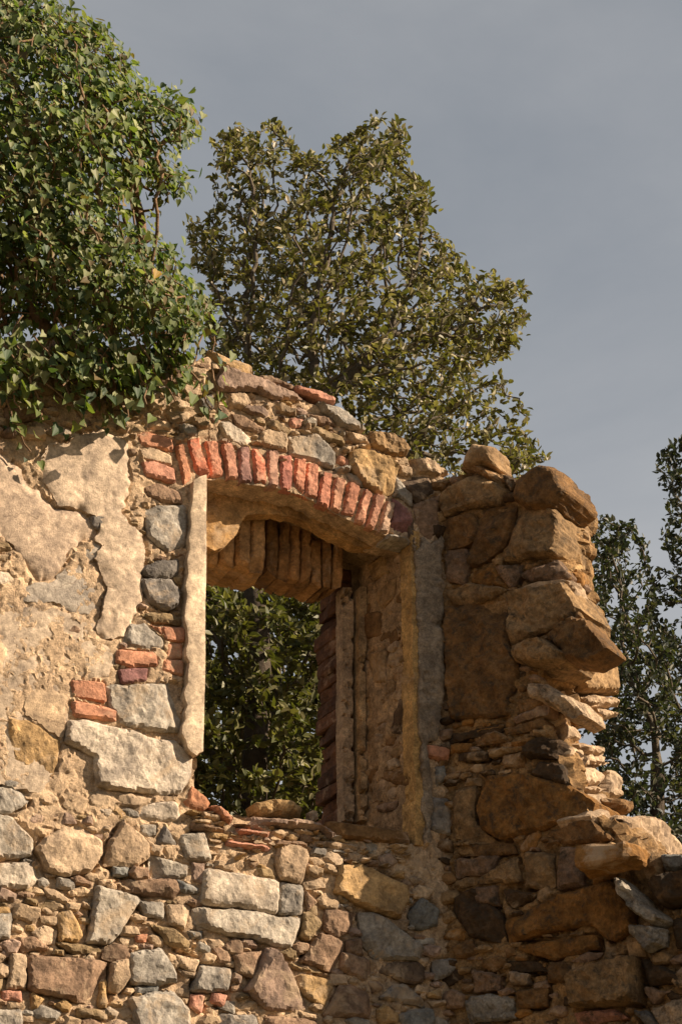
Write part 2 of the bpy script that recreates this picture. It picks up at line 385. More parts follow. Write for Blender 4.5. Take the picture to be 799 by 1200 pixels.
st('li', '295,1150 310,1112 320,1113 340,1140 355,1170 360,1185 310,1183 285,1160', prot=.07, tilt=.2)
st('br', '275,1120 308,1114 298,1148 278,1140', prot=.03); st('br', '375,1092 402,1105 398,1135 390,1138 352,1127', prot=.04)
st('oc', '350,1143 388,1149 389,1155 378,1180 362,1170 348,1157', prot=.035); st('ol', '340,1129 378,1139 375,1142 340,1135')
st('br', '401,1152 429,1159 437,1193 378,1191', prot=.04); st('br', '401,1116 437,1127 438,1144 425,1148 399,1135', prot=.035)
st('dg', '445,1170 460,1155 475,1156 494,1170 500,1180 470,1175', prot=.03); st('dg', '508,1125 540,1122 557,1130 510,1151', prot=.04)
st('dk', '450,1128 495,1128 495,1150 485,1155 445,1140', prot=.02); st('bg', '465,1186 507,1182 510,1212 475,1212', prot=.03)
st('dg', '258,1190 300,1188 305,1212 255,1214', prot=.03); st('br', '310,1190 372,1196 370,1214 312,1214', prot=.03)
# sill rubble and right edge
st('li', '271,955 320,960 360,962 380,970 393,979 385,984 372,974 325,970 272,967', prot=.08, depth=.2)
st('rd', '246,946 257,948 271,960 267,967 257,960', prot=.08); st('bu', '232,952 255,957 256,965 237,961', prot=.07)
st('pk', '275,971 314,976 312,982 275,977', prot=.06, brick=1); st('pk', '265,985 320,992 319,999 265,992', prot=.05, brick=1)
st('br', '225,965 260,970 260,976 225,972', prot=.05); st('sb', '384,962 475,975 478,991 386,981', prot=.05, brick=1); st('bu', '366,984 420,990 418,997 366,991', prot=.03)
st('oc', '246,976 266,979 264,985 248,984', prot=.05); st('br', '322,984 360,988 358,994 322,991', prot=.05)
st('rd', '497,873 524,878 524,894 499,887', prot=.05, brick=1); st('dg', '505,936 528,936 528,980 503,972', prot=.04); st('bg', '510,900 520,897 522,912 511,922', prot=.03)
st('dk', '470,556 500,560 514,572 490,590 474,575', prot=.03)
st('br', '486,592 512,580 515,618 502,634 488,628', prot=.02); st('dk', '470,600 484,600 486,640 482,640', prot=.02)

plasters = [  # outline, colour, thickness
 ('-14,520 6,531 22,548 34,566 39,571 45,569 57,586 66,594 80,596 100,600 118,612 112,632 95,636 83,648 74,664 65,677 45,681 38,672 22,650 12,634 0,627 -14,625', (.49, .375, .275), .026),
 ('52,527 62,523 80,518 100,506 122,503 147,516 153,538 154,560 147,582 143,598 150,615 166,625 169,655 165,700 160,722 150,738 135,748 122,748 112,742 118,722 120,703 126,692 117,672 108,655 120,645 123,640 114,633 120,612 102,598 82,594 69,592 58,576 49,562 48,545', (.53, .415, .305), .030),
 ('3,697 30,686 62,680 82,662 95,642 116,640 116,648 106,656 104,668 116,690 116,705 112,715 105,720 70,708 40,705 10,709', (.37, .32, .265), .012),
 ('30,812 60,806 80,818 79,840 72,866 55,858 45,848 28,838', (.46, .34, .225), .022),
 ('-14,745 4,752 12,770 4,788 -14,795', (.46, .34, .225), .026),
 ('-14,716 30,712 62,714 92,722 108,732 116,748 132,758 134,776 126,792 104,793 82,790 79,812 78,838 74,866 62,906 52,926 34,928 16,920 -14,918', (.46, .365, .27), .007),
]
strip = '223,567 230,563 238,561 238,640 237,715 236,800 234,884 229,886 226,889 219,884 216,880 213,870 209,863 210,853 214,846 213,838 216,830 213,822 212,814 216,804 216,792 218,780 214,772 214,764 217,756 216,741 213,730 214,716 216,700 214,690 217,676 216,660 219,648 218,634 221,620 220,604 222,590'
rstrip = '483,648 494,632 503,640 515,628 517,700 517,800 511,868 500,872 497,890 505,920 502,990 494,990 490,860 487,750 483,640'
opening = '238,561 262,562 295,568 326,573 357,582 386,598 415,612 440,622 456,630 482,638 484,700 487,800 490,900 493,990 440,984 380,972 300,962 225,950 232,890 236,800'
wall_top = '-420,300 -200,380 -60,395 30,398 110,403 180,415 225,425 245,418 262,430 300,443 330,452 352,465 385,485 410,503 440,513 472,530 480,546 500,556 522,562'
arch = ['205,525 214,522 225,562 215,567', '219,517 232,515 245,559 230,559', '240,519 253,519 261,558 247,560', '258,522 271,520 279,561 265,561',
 '277,526 290,525 294,565 280,565', '295,527 309,526 311,567 297,567', '312,530 325,530 326,572 313,571', '328,535 340,536 342,577 328,573',
 '345,538 357,540 356,580 344,576', '359,542 372,545 371,584 357,581', '376,554 389,556 384,595 371,591', '391,560 404,564 397,601 386,597',
 '408,566 421,572 413,606 400,602', '426,574 436,579 425,615 415,611', '438,581 449,585 438,621 428,617', '451,587 462,591 453,626 442,623']
arch_col = [(.52, .25, .15), (.57, .21, .13), (.56, .26, .17), (.50, .25, .17), (.34, .19, .16), (.57, .22, .14), (.44, .26, .19), (.50, .21, .16),
            (.51, .225, .145), (.50, .235, .155), (.48, .21, .14), (.49, .26, .17), (.48, .22, .14), (.46, .23, .15), (.49, .255, .17), (.50, .34, .24)]

class Mask:                           # where the face of a wall is already taken (1 cm cells)
    def __init__(s, lo, hi, c=.006):
        s.lo = np.array(lo); s.c = c; s.n = np.ceil((np.array(hi) - lo) / c).astype(int) + 1; s.m = np.zeros(s.n, bool)
        g = np.meshgrid(np.arange(s.n[0]), np.arange(s.n[1]), indexing='ij'); s.g = np.stack(g, -1).reshape(-1, 2) * c + s.lo
    def sub(s, poly):
        P = np.asarray(poly); a = np.clip(((P.min(0) - s.lo) / s.c).astype(int), 0, s.n - 1); b = np.clip(((P.max(0) - s.lo) / s.c).astype(int) + 2, 1, s.n)
        g = np.stack(np.meshgrid(np.arange(a[0], b[0]), np.arange(a[1], b[1]), indexing='ij'), -1).reshape(-1, 2)
        return g[inside(g * s.c + s.lo, poly)] if len(g) else g
    def mark(s, poly): g = s.sub(poly); s.m[g[:, 0], g[:, 1]] = True
    def cover(s, poly): g = s.sub(poly); return s.m[g[:, 0], g[:, 1]].mean() if len(g) else 1.
    def blur(s, k=4):
        b = s.m.astype(float)
        for ax in (0, 1):
            acc = np.zeros_like(b)
            for d in range(-k, k + 1): acc += np.roll(b, d, ax)
            b = acc / (2 * k + 1)
        s.b = b
    def at(s, uv):
        i = np.clip(((uv - s.lo) / s.c).astype(int), 0, s.n - 1); return s.b[i[:, 0], i[:, 1]], s.m[i[:, 0], i[:, 1]]
def uvs(pl, pts): return [tuple(pl.uv(p)) for p in pts]
def grow_fillers(mb, pl, mask, region, count, cols, size, seed, prot=(.0, .02), maxcov=.05, depth=.06, flat=(.35, .8)):
    rg = np.random.default_rng(seed); R = np.asarray(region); lo, hi = R.min(0), R.max(0); done = 0; tries = count * 22
    for k in range(tries):
        if done >= count: break
        fr = k / tries; c = rg.uniform(lo, hi); w = size[1] * 1.9 + (size[0] - size[1] * 1.9) * min(1, fr * 1.25) ** .6; h = w * rg.uniform(*flat)
        if not inside(c[None], region)[0]: continue
        n = rg.integers(4, 7); an = (np.arange(n) + rg.uniform(-.32, .32, n) + .5) / n * 2 * math.pi; ro = rg.normal(0, .13)
        p = np.c_[np.cos(an) * w / 2, np.sin(an) * h / 2] * rg.uniform(.85, 1.2, (n, 1)); p = np.c_[p[:, 0] * math.cos(ro) - p[:, 1] * math.sin(ro), p[:, 0] * math.sin(ro) + p[:, 1] * math.cos(ro)] + c
        if mask.cover(p) > maxcov: continue
        mask.mark(p); done += 1
        cc = np.array(cols[rg.integers(len(cols))]) * rg.uniform(.75, 1.2)
        rock(mb, pl, p, cc, rg.uniform(*prot), depth, .010, .005, 2, .003, int(rg.integers(9999)), res=.009, tilt=.15)

open_uv = uvs(P1, parse(opening)); z_lo = P1.uv((200, 1215))[1] - .25
top_uv = uvs(P1, parse(wall_top)); outline = top_uv + [(top_uv[-1][0] + .05, z_lo), (top_uv[0][0], z_lo)]
mk = Mask(np.min(outline, 0) - .1, np.max(outline, 0) + .1)
for p, c, k in front_stones: mk.mark(uvs(P1, p))
for s_, c, t in plasters[:2]: mk.mark(uvs(P1, parse(s_)))
for s_ in [strip, rstrip]: mk.mark(uvs(P1, parse(s_)))
mk.blur(3)
z_sill = float(P1.world((300, 975))[2])
def mortar_h(uv, d, w, mask=mk, base=.000, amp=1., carve=.026):
    h = base + amp * (fbm(w, .22, 2, .5, 3) * .008 + (.5 - np.abs(fbm(w, .07, 5, .72, 9))) * .013)
    if mask is mk: h = h - .012 * np.clip((z_sill - .05 - w[:, 2]) / .25, 0, 1)
    b, m = mask.at(uv); hole = np.clip(fbm(w, .12, 2, .5, 21) + .25, 0, 1)
    h -= (carve + (w[:, 2] < z_sill) * .022) * np.clip(b * 2.2, 0, 1) * hole
    sm = -.016 + .05 * np.clip(fbm(w, .10, 3, .55, 51) - .05, 0, 1) * np.clip(1.6 - 1.6 * b, 0, 1)
    return np.where(m, sm, h)
mb = MB(); slab(mb, P1, [outline, open_uv], mortar_h, .20, .0105, (.53, .385, .25), .006, 3, 0, side_n=8, side_noise=.014, cap=False)
mb.build('mortar_core', M_mortar, WALL, True)
# plain lower masonry down to the ground and the wall's rear leaf
mb = MB(); x0, x1 = outline[-1][0], outline[-2][0]
slab(mb, P1, [[(x0, -.3), (x1, -.3), (x1, z_lo + .01), (x0, z_lo + .01)]], lambda u, d, w: -.008 + fbm(w, .12, 4, .6, 4) * .02, .62, .05, (.40, .29, .18), 0, 1, 0)
PR = Plane((0, .46, 0), (1, 0, 0))
rear_open = '150,600 300,650 412,668 414,800 416,972 330,962 232,948 150,938'
ro_uv = uvs(PR, parse(rear_open))
rtop = [(u, v - .04) for u, v in top_uv]; rout = rtop + [(x1, z_lo), (x0, z_lo)]
slab(mb, PR, [rout, ro_uv], lambda u, d, w: -.005 + fbm(w, .1, 4, .6, 6) * .015, .24, .03, (.36, .25, .14), .01, 8, 0, side_n=6, side_noise=.015, cap=False)
back = Plane((0, .71, 0), (1, 0, 0)); slab(mb, back, [rout, ro_uv], lambda u, d, w: -.001 + 0 * d, .02, .1, (.36, .25, .14), 0, 8, 0, cap=False)
PF = Plane((0, .19, 0), (1, 0, 0)); fo = uvs(P1, parse('150,540 262,548 326,560 386,585 440,608 500,632 500,990 440,984 380,972 300,962 150,945'))
slab(mb, PF, [[(u, v - .03) for u, v in top_uv] + [(x1, z_lo), (x0, z_lo)], fo], lambda u, d, w: 0 * d, .28, .05, (.36, .25, .14), 0, 8, 0, side_n=10, side_noise=.02, cap=False)
mb.build('rear_masonry', M_mortar, WALL, True)

rub = MB(); nst = 0
areas = []
for i, (p, c, k) in enumerate(front_stones):
    P = np.array(p); x, y = P[:, 0], P[:, 1]; areas.append(abs(np.dot(x, np.roll(y, -1)) - np.dot(y, np.roll(x, -1))) / 2)
def place(mbx, pl, p, c, k, i):
    k = dict(k); br = k.pop('brick', 0); k.pop('tag', None)
    if br: k.setdefault('facets', 1); k.setdefault('bev', .010); k['rough'] = .003; k['rnd'] = .08; k['jit'] = .002; k['tilt'] = .02
    rg = np.random.default_rng(i); c = np.array(c) * rg.uniform(.9, 1.1); k['prot'] = k.get('prot', .02) * (.58 if k.get('prot', .02) < .09 else 1)
    rock(mbx, pl, uvs(pl, p), c, seed=100 + i, **k)
order = sorted(range(len(front_stones)), key=lambda i: -areas[i]); big = set(order[:88])
for i, (p, c, k) in enumerate(front_stones):
    tgt = MB() if i in big else rub
    place(tgt, P1, p, c, k, i)
    if i in big:
        o = tgt.build('brick_block' if k.get('brick') else 'stone', M_brick if k.get('brick') else M_stone, WALL)
        if k.get('tag'): o['label'] = k['tag']
MOR = (.46, .335, .215)
WARM = [MOR, MOR, MOR, K['bu'], K['bl'], K['oc'], K['br'], K['ol'], K['gr'], K['li']]
def reg(pl, s): return uvs(pl, parse(s))
grow_fillers(rub, P1, mk, reg(P1, '-40,940 130,930 225,965 500,1000 520,1225 -40,1225'), 270, WARM, (.022, .06), 11, (-.002, .018))
grow_fillers(rub, P1, mk, reg(P1, '225,950 380,968 480,990 480,1020 230,1005'), 60, WARM, (.03, .07), 12, (.02, .06), flat=(.2, .4))
grow_fillers(rub, P1, mk, reg(P1, '140,590 215,590 215,800 130,810 140,740'), 25, WARM, (.025, .05), 13)
grow_fillers(rub, P1, mk, reg(P1, '-40,405 110,408 250,430 480,545 480,590 250,515 -40,510'), 190, WARM, (.03, .08), 14, (.0, .04), flat=(.3, .6))
grow_fillers(rub, P1, mk, reg(P1, '-40,700 120,740 130,830 60,940 -40,940'), 26, WARM, (.02, .05), 15, (-.004, .006))
grow_fillers(rub, P1, mk, reg(P1, '-410,330 -200,395 -45,410 -18,520 -18,1225 -410,1225'), 170, WARM + [K['gl'], K['gr']], (.06, .15), 16, (.0, .03))
rub.build('rubble', M_stone, WALL, kind='stuff')

mb = MB()
for q, c in zip(arch, arch_col):
    rock(mb, P1, uvs(P1, parse(q)), c, .023, .035, .008, .006, 1, .004, int(q[:3]), res=.008, rnd=.07, tilt=.05)
mb.build('brick_arch', M_brick, WALL)
for i, (s_, c, t) in enumerate(plasters):
    mb = MB(); slab(mb, P1, [uvs(P1, parse(s_))], lambda u, d, w: t * .50 + fbm(w, .3, 6, .5, i) * .006 - np.clip(fbm(w, .13, 3, .6, 70 + i) + .35, 0, 1.2) * (t * .5 + .012) * np.exp(-d / .022) - .010 * np.clip(fbm(w, .05, 3, .6, 80 + i) - .55, 0, 1), .03, .0088, c, .012, 40 + i, .04)
    mb.build('plaster_patch', M_plaster, WALL, True)
mb = MB(); slab(mb, P1, [uvs(P1, parse(strip))], lambda u, d, w: .045 + fbm(w, .2, 5, .5, 3) * .005 - .003 * np.exp(-d / .005), .12, .0095, (.60, .47, .335), .0012, 60, .03)
mb.build('plaster_strip', M_plaster, WALL, True)['label'] = 'smooth pale plaster strip down the left window jamb'
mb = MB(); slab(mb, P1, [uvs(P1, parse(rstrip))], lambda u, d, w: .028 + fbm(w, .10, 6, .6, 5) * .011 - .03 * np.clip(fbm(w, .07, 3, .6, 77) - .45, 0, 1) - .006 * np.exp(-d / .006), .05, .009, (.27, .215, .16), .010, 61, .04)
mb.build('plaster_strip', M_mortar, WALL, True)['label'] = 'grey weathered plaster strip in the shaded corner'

# splayed right reveal of the window, its plaster ridges and the brick jamb at the outer face
xr = P1.world((486, 800)); PB = Plane((0, .42, 0), (1, 0, 0)); xb = PB.world((424, 800))
d_ = (xr - xb); d_[2] = 0; ln = np.linalg.norm(d_); PV = Plane((xb[0], xb[1], 0), d_ / ln)
zs, zt = PV.uv((470, 985))[1] - .05, PV.uv((470, 640))[1] + .16
mkv = Mask((-.1, zs - .1), (ln + .1, zt + .1))
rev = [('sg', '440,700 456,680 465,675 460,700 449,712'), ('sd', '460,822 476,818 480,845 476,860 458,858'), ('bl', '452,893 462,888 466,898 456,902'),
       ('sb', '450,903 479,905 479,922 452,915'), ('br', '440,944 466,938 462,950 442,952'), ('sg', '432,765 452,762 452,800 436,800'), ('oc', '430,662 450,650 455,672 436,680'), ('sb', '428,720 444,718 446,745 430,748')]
rub2 = MB()
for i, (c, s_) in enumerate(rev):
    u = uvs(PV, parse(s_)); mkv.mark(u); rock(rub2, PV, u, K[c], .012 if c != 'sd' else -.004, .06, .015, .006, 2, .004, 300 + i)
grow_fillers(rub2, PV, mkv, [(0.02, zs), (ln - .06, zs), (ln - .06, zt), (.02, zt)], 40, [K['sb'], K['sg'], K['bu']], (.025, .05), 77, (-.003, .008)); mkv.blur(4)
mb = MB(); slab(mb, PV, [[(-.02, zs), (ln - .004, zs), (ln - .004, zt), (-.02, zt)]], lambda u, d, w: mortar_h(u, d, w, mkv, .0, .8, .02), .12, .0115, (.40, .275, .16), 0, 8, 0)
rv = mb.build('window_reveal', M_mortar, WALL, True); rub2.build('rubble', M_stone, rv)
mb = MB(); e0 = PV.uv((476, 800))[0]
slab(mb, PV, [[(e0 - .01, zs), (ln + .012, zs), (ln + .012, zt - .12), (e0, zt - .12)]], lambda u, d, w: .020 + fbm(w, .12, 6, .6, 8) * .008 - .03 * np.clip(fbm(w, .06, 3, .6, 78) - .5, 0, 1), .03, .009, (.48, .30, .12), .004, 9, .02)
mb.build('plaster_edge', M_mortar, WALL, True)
mb = MB()
for (a, b, t, cc, yy) in (('418', '426', .03, (.46, .32, .18), .40), ('399', '412', .02, (.40, .29, .19), .42)):
    Pj = Plane((0, yy, 0), (1, 0, 0)); aa, bb = int(a), int(b)
    q = uvs(Pj, [(aa, 690), (bb, 690), (bb - 1, 800), (bb, 900), (bb + 1, 964), (aa + 2, 962), (aa, 860)])
    slab(mb, Pj, [q], lambda u, d, w: t + fbm(w, .06, 5, .6, 8) * .007 - .07 * np.clip(fbm(w, .045, 3, .6, 79) - .35, 0, 1), .05, .0075, cc, .003, 19, .03)
mb.build('jamb_ridge', M_mortar, WALL, False)
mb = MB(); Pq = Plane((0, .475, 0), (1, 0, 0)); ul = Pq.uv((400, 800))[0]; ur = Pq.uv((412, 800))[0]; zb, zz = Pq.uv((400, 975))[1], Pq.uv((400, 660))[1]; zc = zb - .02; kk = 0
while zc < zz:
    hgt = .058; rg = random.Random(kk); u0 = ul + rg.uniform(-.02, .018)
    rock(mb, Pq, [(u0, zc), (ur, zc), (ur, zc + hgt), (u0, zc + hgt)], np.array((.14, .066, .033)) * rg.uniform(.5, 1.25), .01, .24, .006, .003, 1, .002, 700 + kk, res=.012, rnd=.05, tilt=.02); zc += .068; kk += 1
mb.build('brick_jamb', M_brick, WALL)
# flat arch of upright bricks across the outer face, and the broken edge of the inner soffit
PL = Plane((0, .255, 0), (1, 0, 0))
mb = MB(); kk = 0; xs = [168, 188, 206, 223, 240, 257, 275, 293, 311]
for a, b in zip(xs[:-1], xs[1:]):
    bot = lambda x: 655 + (x - 240) * .235; top = lambda x: 585 + (x - 240) * .1
    g = .8; rock(mb, PL, uvs(PL, [(a + g, top(a)), (b - g, top(b)), (b - g, bot(b) + random.uniform(-3, 3)), (a + g, bot(a) + random.uniform(-3, 3))]), np.array((.46, .275, .125)) * random.uniform(.7, 1.15), .02 + random.uniform(-.012, .012), .25, .008, .006, 2, .004, 800 + kk, res=.01, rnd=.06, tilt=.05); kk += 1
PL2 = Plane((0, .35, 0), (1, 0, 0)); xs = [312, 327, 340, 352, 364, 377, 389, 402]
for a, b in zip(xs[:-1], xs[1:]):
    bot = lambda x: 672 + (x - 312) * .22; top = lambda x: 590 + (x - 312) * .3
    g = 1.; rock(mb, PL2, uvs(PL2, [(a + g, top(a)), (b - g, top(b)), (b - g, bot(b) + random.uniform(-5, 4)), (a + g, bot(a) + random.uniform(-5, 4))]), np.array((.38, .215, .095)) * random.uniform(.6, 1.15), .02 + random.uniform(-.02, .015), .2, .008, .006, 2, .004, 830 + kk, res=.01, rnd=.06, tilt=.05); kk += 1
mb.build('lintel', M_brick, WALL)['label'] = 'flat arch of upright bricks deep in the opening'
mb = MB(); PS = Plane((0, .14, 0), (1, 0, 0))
slab(mb, PS, [uvs(PS, parse('190,540 300,555 390,580 455,612 452,640 418,640 392,628 368,614 345,606 322,602 300,602 288,606 280,618 270,634 262,640 250,646 236,640 190,640'))], lambda u, d, w: .004 + fbm(w, .08, 4, .6, 3) * .012, .07, .012, (.46, .28, .12), .006, 21, .1, side_n=4, side_noise=.01)  # orange deepened to paint in the warm bounce under the arch
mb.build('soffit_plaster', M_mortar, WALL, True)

# loose pieces on the sill and on the wall heads
def loose(name, label, cat, pl, s, col, prot, depth, mat, group=None, seed=0, **k):
    p = parse(s); u = uvs(pl, p); mb = MB()
    k.setdefault('rough', .01); rock(mb, pl, u, K[col] if isinstance(col, str) else col, prot, depth, seed=seed, **k)
    o = mb.build(name, mat); v = np.concatenate(mb.v); c = v.mean(0); c[2] = v[:, 2].min()
    o.data.transform(__import__('mathutils').Matrix.Translation(-Vector(c))); o.location = c
    return tag(o, label, cat, group)
PSl = Plane((0, .12, 0), (1, 0, 0))
loose('brick_fragment', 'broken red brick lying on the left end of the window sill', 'brick', Plane((0, .03, 0), (1, 0, 0)), '207,936 222,922 246,941 237,953 215,953', (.42, .20, .11), .04, .06, M_brick, seed=3, facets=3, bev=.03)
loose('mortar_lump', 'crumbly ochre mortar lump lying in the middle of the window sill', 'rubble', PSl, '297,942 317,939 340,940 352,947 350,960 307,958 299,952', 'oc', .05, .08, M_mortar, seed=4, rough=.02, bev=.03)
loose('small_stone', 'tiny pale stone chip lying alone at the right of the window sill', 'stone', PSl, '362,953 370,951 373,960 364,962', 'bu', .02, .03, M_stone, seed=5)
loose('capstone', 'flat buff stone lying on the wall head right above the inner corner', 'stone', Plane((0, .02, 0), (1, 0, 0)), '480,540 495,540 524,557 510,562 486,556', 'bu', .06, .16, M_stone, 'loose stones on the wall heads', 6)

# ------------------------------------------------------------------ the broken cross wall
CROSS = thing('cross_wall', 'shaded broken stump of rubble wall with a jagged stepped edge against the sky', 'wall', tuple(C0 + P2.U * .4 - P2.N * .2))
cross = []
def cs(col, s, **k): cross.append((parse(s), K[col], k))
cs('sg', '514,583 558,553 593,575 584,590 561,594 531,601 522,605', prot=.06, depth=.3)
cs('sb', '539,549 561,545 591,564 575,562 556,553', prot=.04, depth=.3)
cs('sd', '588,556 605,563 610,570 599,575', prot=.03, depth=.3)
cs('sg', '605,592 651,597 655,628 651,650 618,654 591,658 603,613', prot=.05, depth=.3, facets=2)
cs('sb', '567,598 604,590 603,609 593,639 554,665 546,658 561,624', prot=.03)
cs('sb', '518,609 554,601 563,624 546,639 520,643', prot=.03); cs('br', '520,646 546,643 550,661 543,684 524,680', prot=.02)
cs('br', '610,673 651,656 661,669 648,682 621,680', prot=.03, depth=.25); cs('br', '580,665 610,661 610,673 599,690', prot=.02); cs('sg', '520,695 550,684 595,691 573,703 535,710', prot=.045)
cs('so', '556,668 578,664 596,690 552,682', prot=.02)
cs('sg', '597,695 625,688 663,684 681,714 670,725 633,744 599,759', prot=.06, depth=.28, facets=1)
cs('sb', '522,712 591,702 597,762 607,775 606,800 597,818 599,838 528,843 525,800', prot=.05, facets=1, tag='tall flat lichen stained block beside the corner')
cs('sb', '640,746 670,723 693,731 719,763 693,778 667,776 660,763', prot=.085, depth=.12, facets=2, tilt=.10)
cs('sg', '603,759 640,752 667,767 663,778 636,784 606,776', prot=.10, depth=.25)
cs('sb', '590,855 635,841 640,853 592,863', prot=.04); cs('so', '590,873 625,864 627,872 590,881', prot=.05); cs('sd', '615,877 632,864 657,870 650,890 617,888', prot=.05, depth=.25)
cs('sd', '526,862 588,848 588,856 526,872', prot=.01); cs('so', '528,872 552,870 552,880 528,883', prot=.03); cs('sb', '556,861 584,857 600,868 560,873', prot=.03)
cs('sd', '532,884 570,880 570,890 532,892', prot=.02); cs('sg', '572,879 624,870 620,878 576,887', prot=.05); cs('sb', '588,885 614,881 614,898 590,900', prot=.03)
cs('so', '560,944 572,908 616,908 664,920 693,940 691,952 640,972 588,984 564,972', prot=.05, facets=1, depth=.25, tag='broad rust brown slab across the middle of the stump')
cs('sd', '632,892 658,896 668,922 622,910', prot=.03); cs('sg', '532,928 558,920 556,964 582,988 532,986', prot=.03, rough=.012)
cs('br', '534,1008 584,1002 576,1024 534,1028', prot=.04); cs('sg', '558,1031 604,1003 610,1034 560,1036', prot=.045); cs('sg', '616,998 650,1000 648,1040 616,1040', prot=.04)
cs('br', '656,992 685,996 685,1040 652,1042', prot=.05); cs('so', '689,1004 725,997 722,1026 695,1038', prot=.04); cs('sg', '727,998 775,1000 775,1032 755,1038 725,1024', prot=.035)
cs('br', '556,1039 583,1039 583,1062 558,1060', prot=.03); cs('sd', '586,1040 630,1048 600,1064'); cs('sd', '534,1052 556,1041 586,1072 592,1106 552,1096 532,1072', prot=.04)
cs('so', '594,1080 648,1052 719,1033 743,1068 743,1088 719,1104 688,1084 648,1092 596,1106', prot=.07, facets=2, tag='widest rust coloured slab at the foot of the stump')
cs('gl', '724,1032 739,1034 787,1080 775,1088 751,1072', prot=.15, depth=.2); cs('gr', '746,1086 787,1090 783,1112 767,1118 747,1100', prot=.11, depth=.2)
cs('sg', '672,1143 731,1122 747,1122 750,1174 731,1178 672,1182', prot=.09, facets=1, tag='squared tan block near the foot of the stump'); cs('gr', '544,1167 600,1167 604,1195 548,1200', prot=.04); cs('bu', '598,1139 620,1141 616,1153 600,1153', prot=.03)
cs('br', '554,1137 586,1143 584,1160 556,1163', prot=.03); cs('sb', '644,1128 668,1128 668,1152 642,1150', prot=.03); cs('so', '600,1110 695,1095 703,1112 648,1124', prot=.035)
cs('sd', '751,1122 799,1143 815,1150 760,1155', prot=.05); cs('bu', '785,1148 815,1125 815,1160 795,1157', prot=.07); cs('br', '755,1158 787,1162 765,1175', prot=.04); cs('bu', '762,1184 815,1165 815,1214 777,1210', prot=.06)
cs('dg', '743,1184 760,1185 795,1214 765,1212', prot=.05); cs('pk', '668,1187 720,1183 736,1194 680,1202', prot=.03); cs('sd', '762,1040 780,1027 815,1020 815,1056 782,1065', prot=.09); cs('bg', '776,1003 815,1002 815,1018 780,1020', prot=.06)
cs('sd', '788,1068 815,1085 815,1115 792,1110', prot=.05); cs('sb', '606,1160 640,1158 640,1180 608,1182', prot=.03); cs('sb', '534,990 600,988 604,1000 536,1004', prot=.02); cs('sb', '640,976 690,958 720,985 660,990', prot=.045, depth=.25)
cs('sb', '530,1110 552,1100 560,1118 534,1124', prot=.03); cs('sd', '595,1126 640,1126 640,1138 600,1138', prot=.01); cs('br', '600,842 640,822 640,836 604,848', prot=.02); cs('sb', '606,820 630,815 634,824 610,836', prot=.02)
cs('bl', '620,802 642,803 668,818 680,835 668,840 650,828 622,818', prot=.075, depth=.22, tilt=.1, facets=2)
edge = np.array([(555, 630), (570, 655), (600, 653), (650, 653), (685, 660), (715, 676), (740, 660), (765, 650), (790, 636), (830, 636), (870, 652), (900, 662), (930, 680), (960, 706), (985, 730), (1005, 772), (1060, 800)], float)
def edge_t(py): return P2.uv((np.interp(py, edge[:, 0], edge[:, 1]), py))[0]
ctop = '505,575 518,566 540,556 562,552 592,572 612,580 ' + ' '.join('%g,%g' % (x - 6, y) for y, x in edge[1:-1])
c_uv = uvs(P2, parse(ctop)); e_ = c_uv[-1]
c_uv += [(e_[0] + .12, e_[1] - .10), (e_[0] + .35, e_[1] - .06), (e_[0] + .6, e_[1] - .02), (e_[0] + .75, e_[1] - .3), (e_[0] + 1.0, e_[1] - .7), (e_[0] + 1.1, z_lo), (c_uv[0][0], z_lo)]
mk2 = Mask(np.min(c_uv, 0) - .1, np.max(c_uv, 0) + .1)
for p, c, k in cross: mk2.mark(uvs(P2, p))
mk2.blur(3)
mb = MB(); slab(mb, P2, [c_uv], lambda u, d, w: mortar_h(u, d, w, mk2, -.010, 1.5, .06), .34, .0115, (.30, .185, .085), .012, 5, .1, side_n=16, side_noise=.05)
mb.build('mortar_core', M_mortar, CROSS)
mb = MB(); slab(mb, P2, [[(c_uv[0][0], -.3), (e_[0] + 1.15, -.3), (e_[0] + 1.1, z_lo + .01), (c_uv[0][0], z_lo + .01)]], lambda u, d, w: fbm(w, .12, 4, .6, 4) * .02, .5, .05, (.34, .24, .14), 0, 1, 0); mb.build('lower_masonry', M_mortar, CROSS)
rub3 = MB()
ar = [abs(np.dot(np.array(p)[:, 0], np.roll(np.array(p)[:, 1], -1)) - np.dot(np.array(p)[:, 1], np.roll(np.array(p)[:, 0], -1))) for p, c, k in cross]; lim = sorted(ar)[14]
for i, (p, c, k) in enumerate(cross):
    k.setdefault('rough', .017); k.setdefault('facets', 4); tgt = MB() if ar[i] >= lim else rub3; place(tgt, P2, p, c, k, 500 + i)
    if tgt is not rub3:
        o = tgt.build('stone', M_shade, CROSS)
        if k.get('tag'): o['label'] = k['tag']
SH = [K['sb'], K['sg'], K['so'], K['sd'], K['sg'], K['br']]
grow_fillers(rub3, P2, mk2, c_uv, 330, SH, (.03, .08), 31, (.0, .03), flat=(.25, .7))
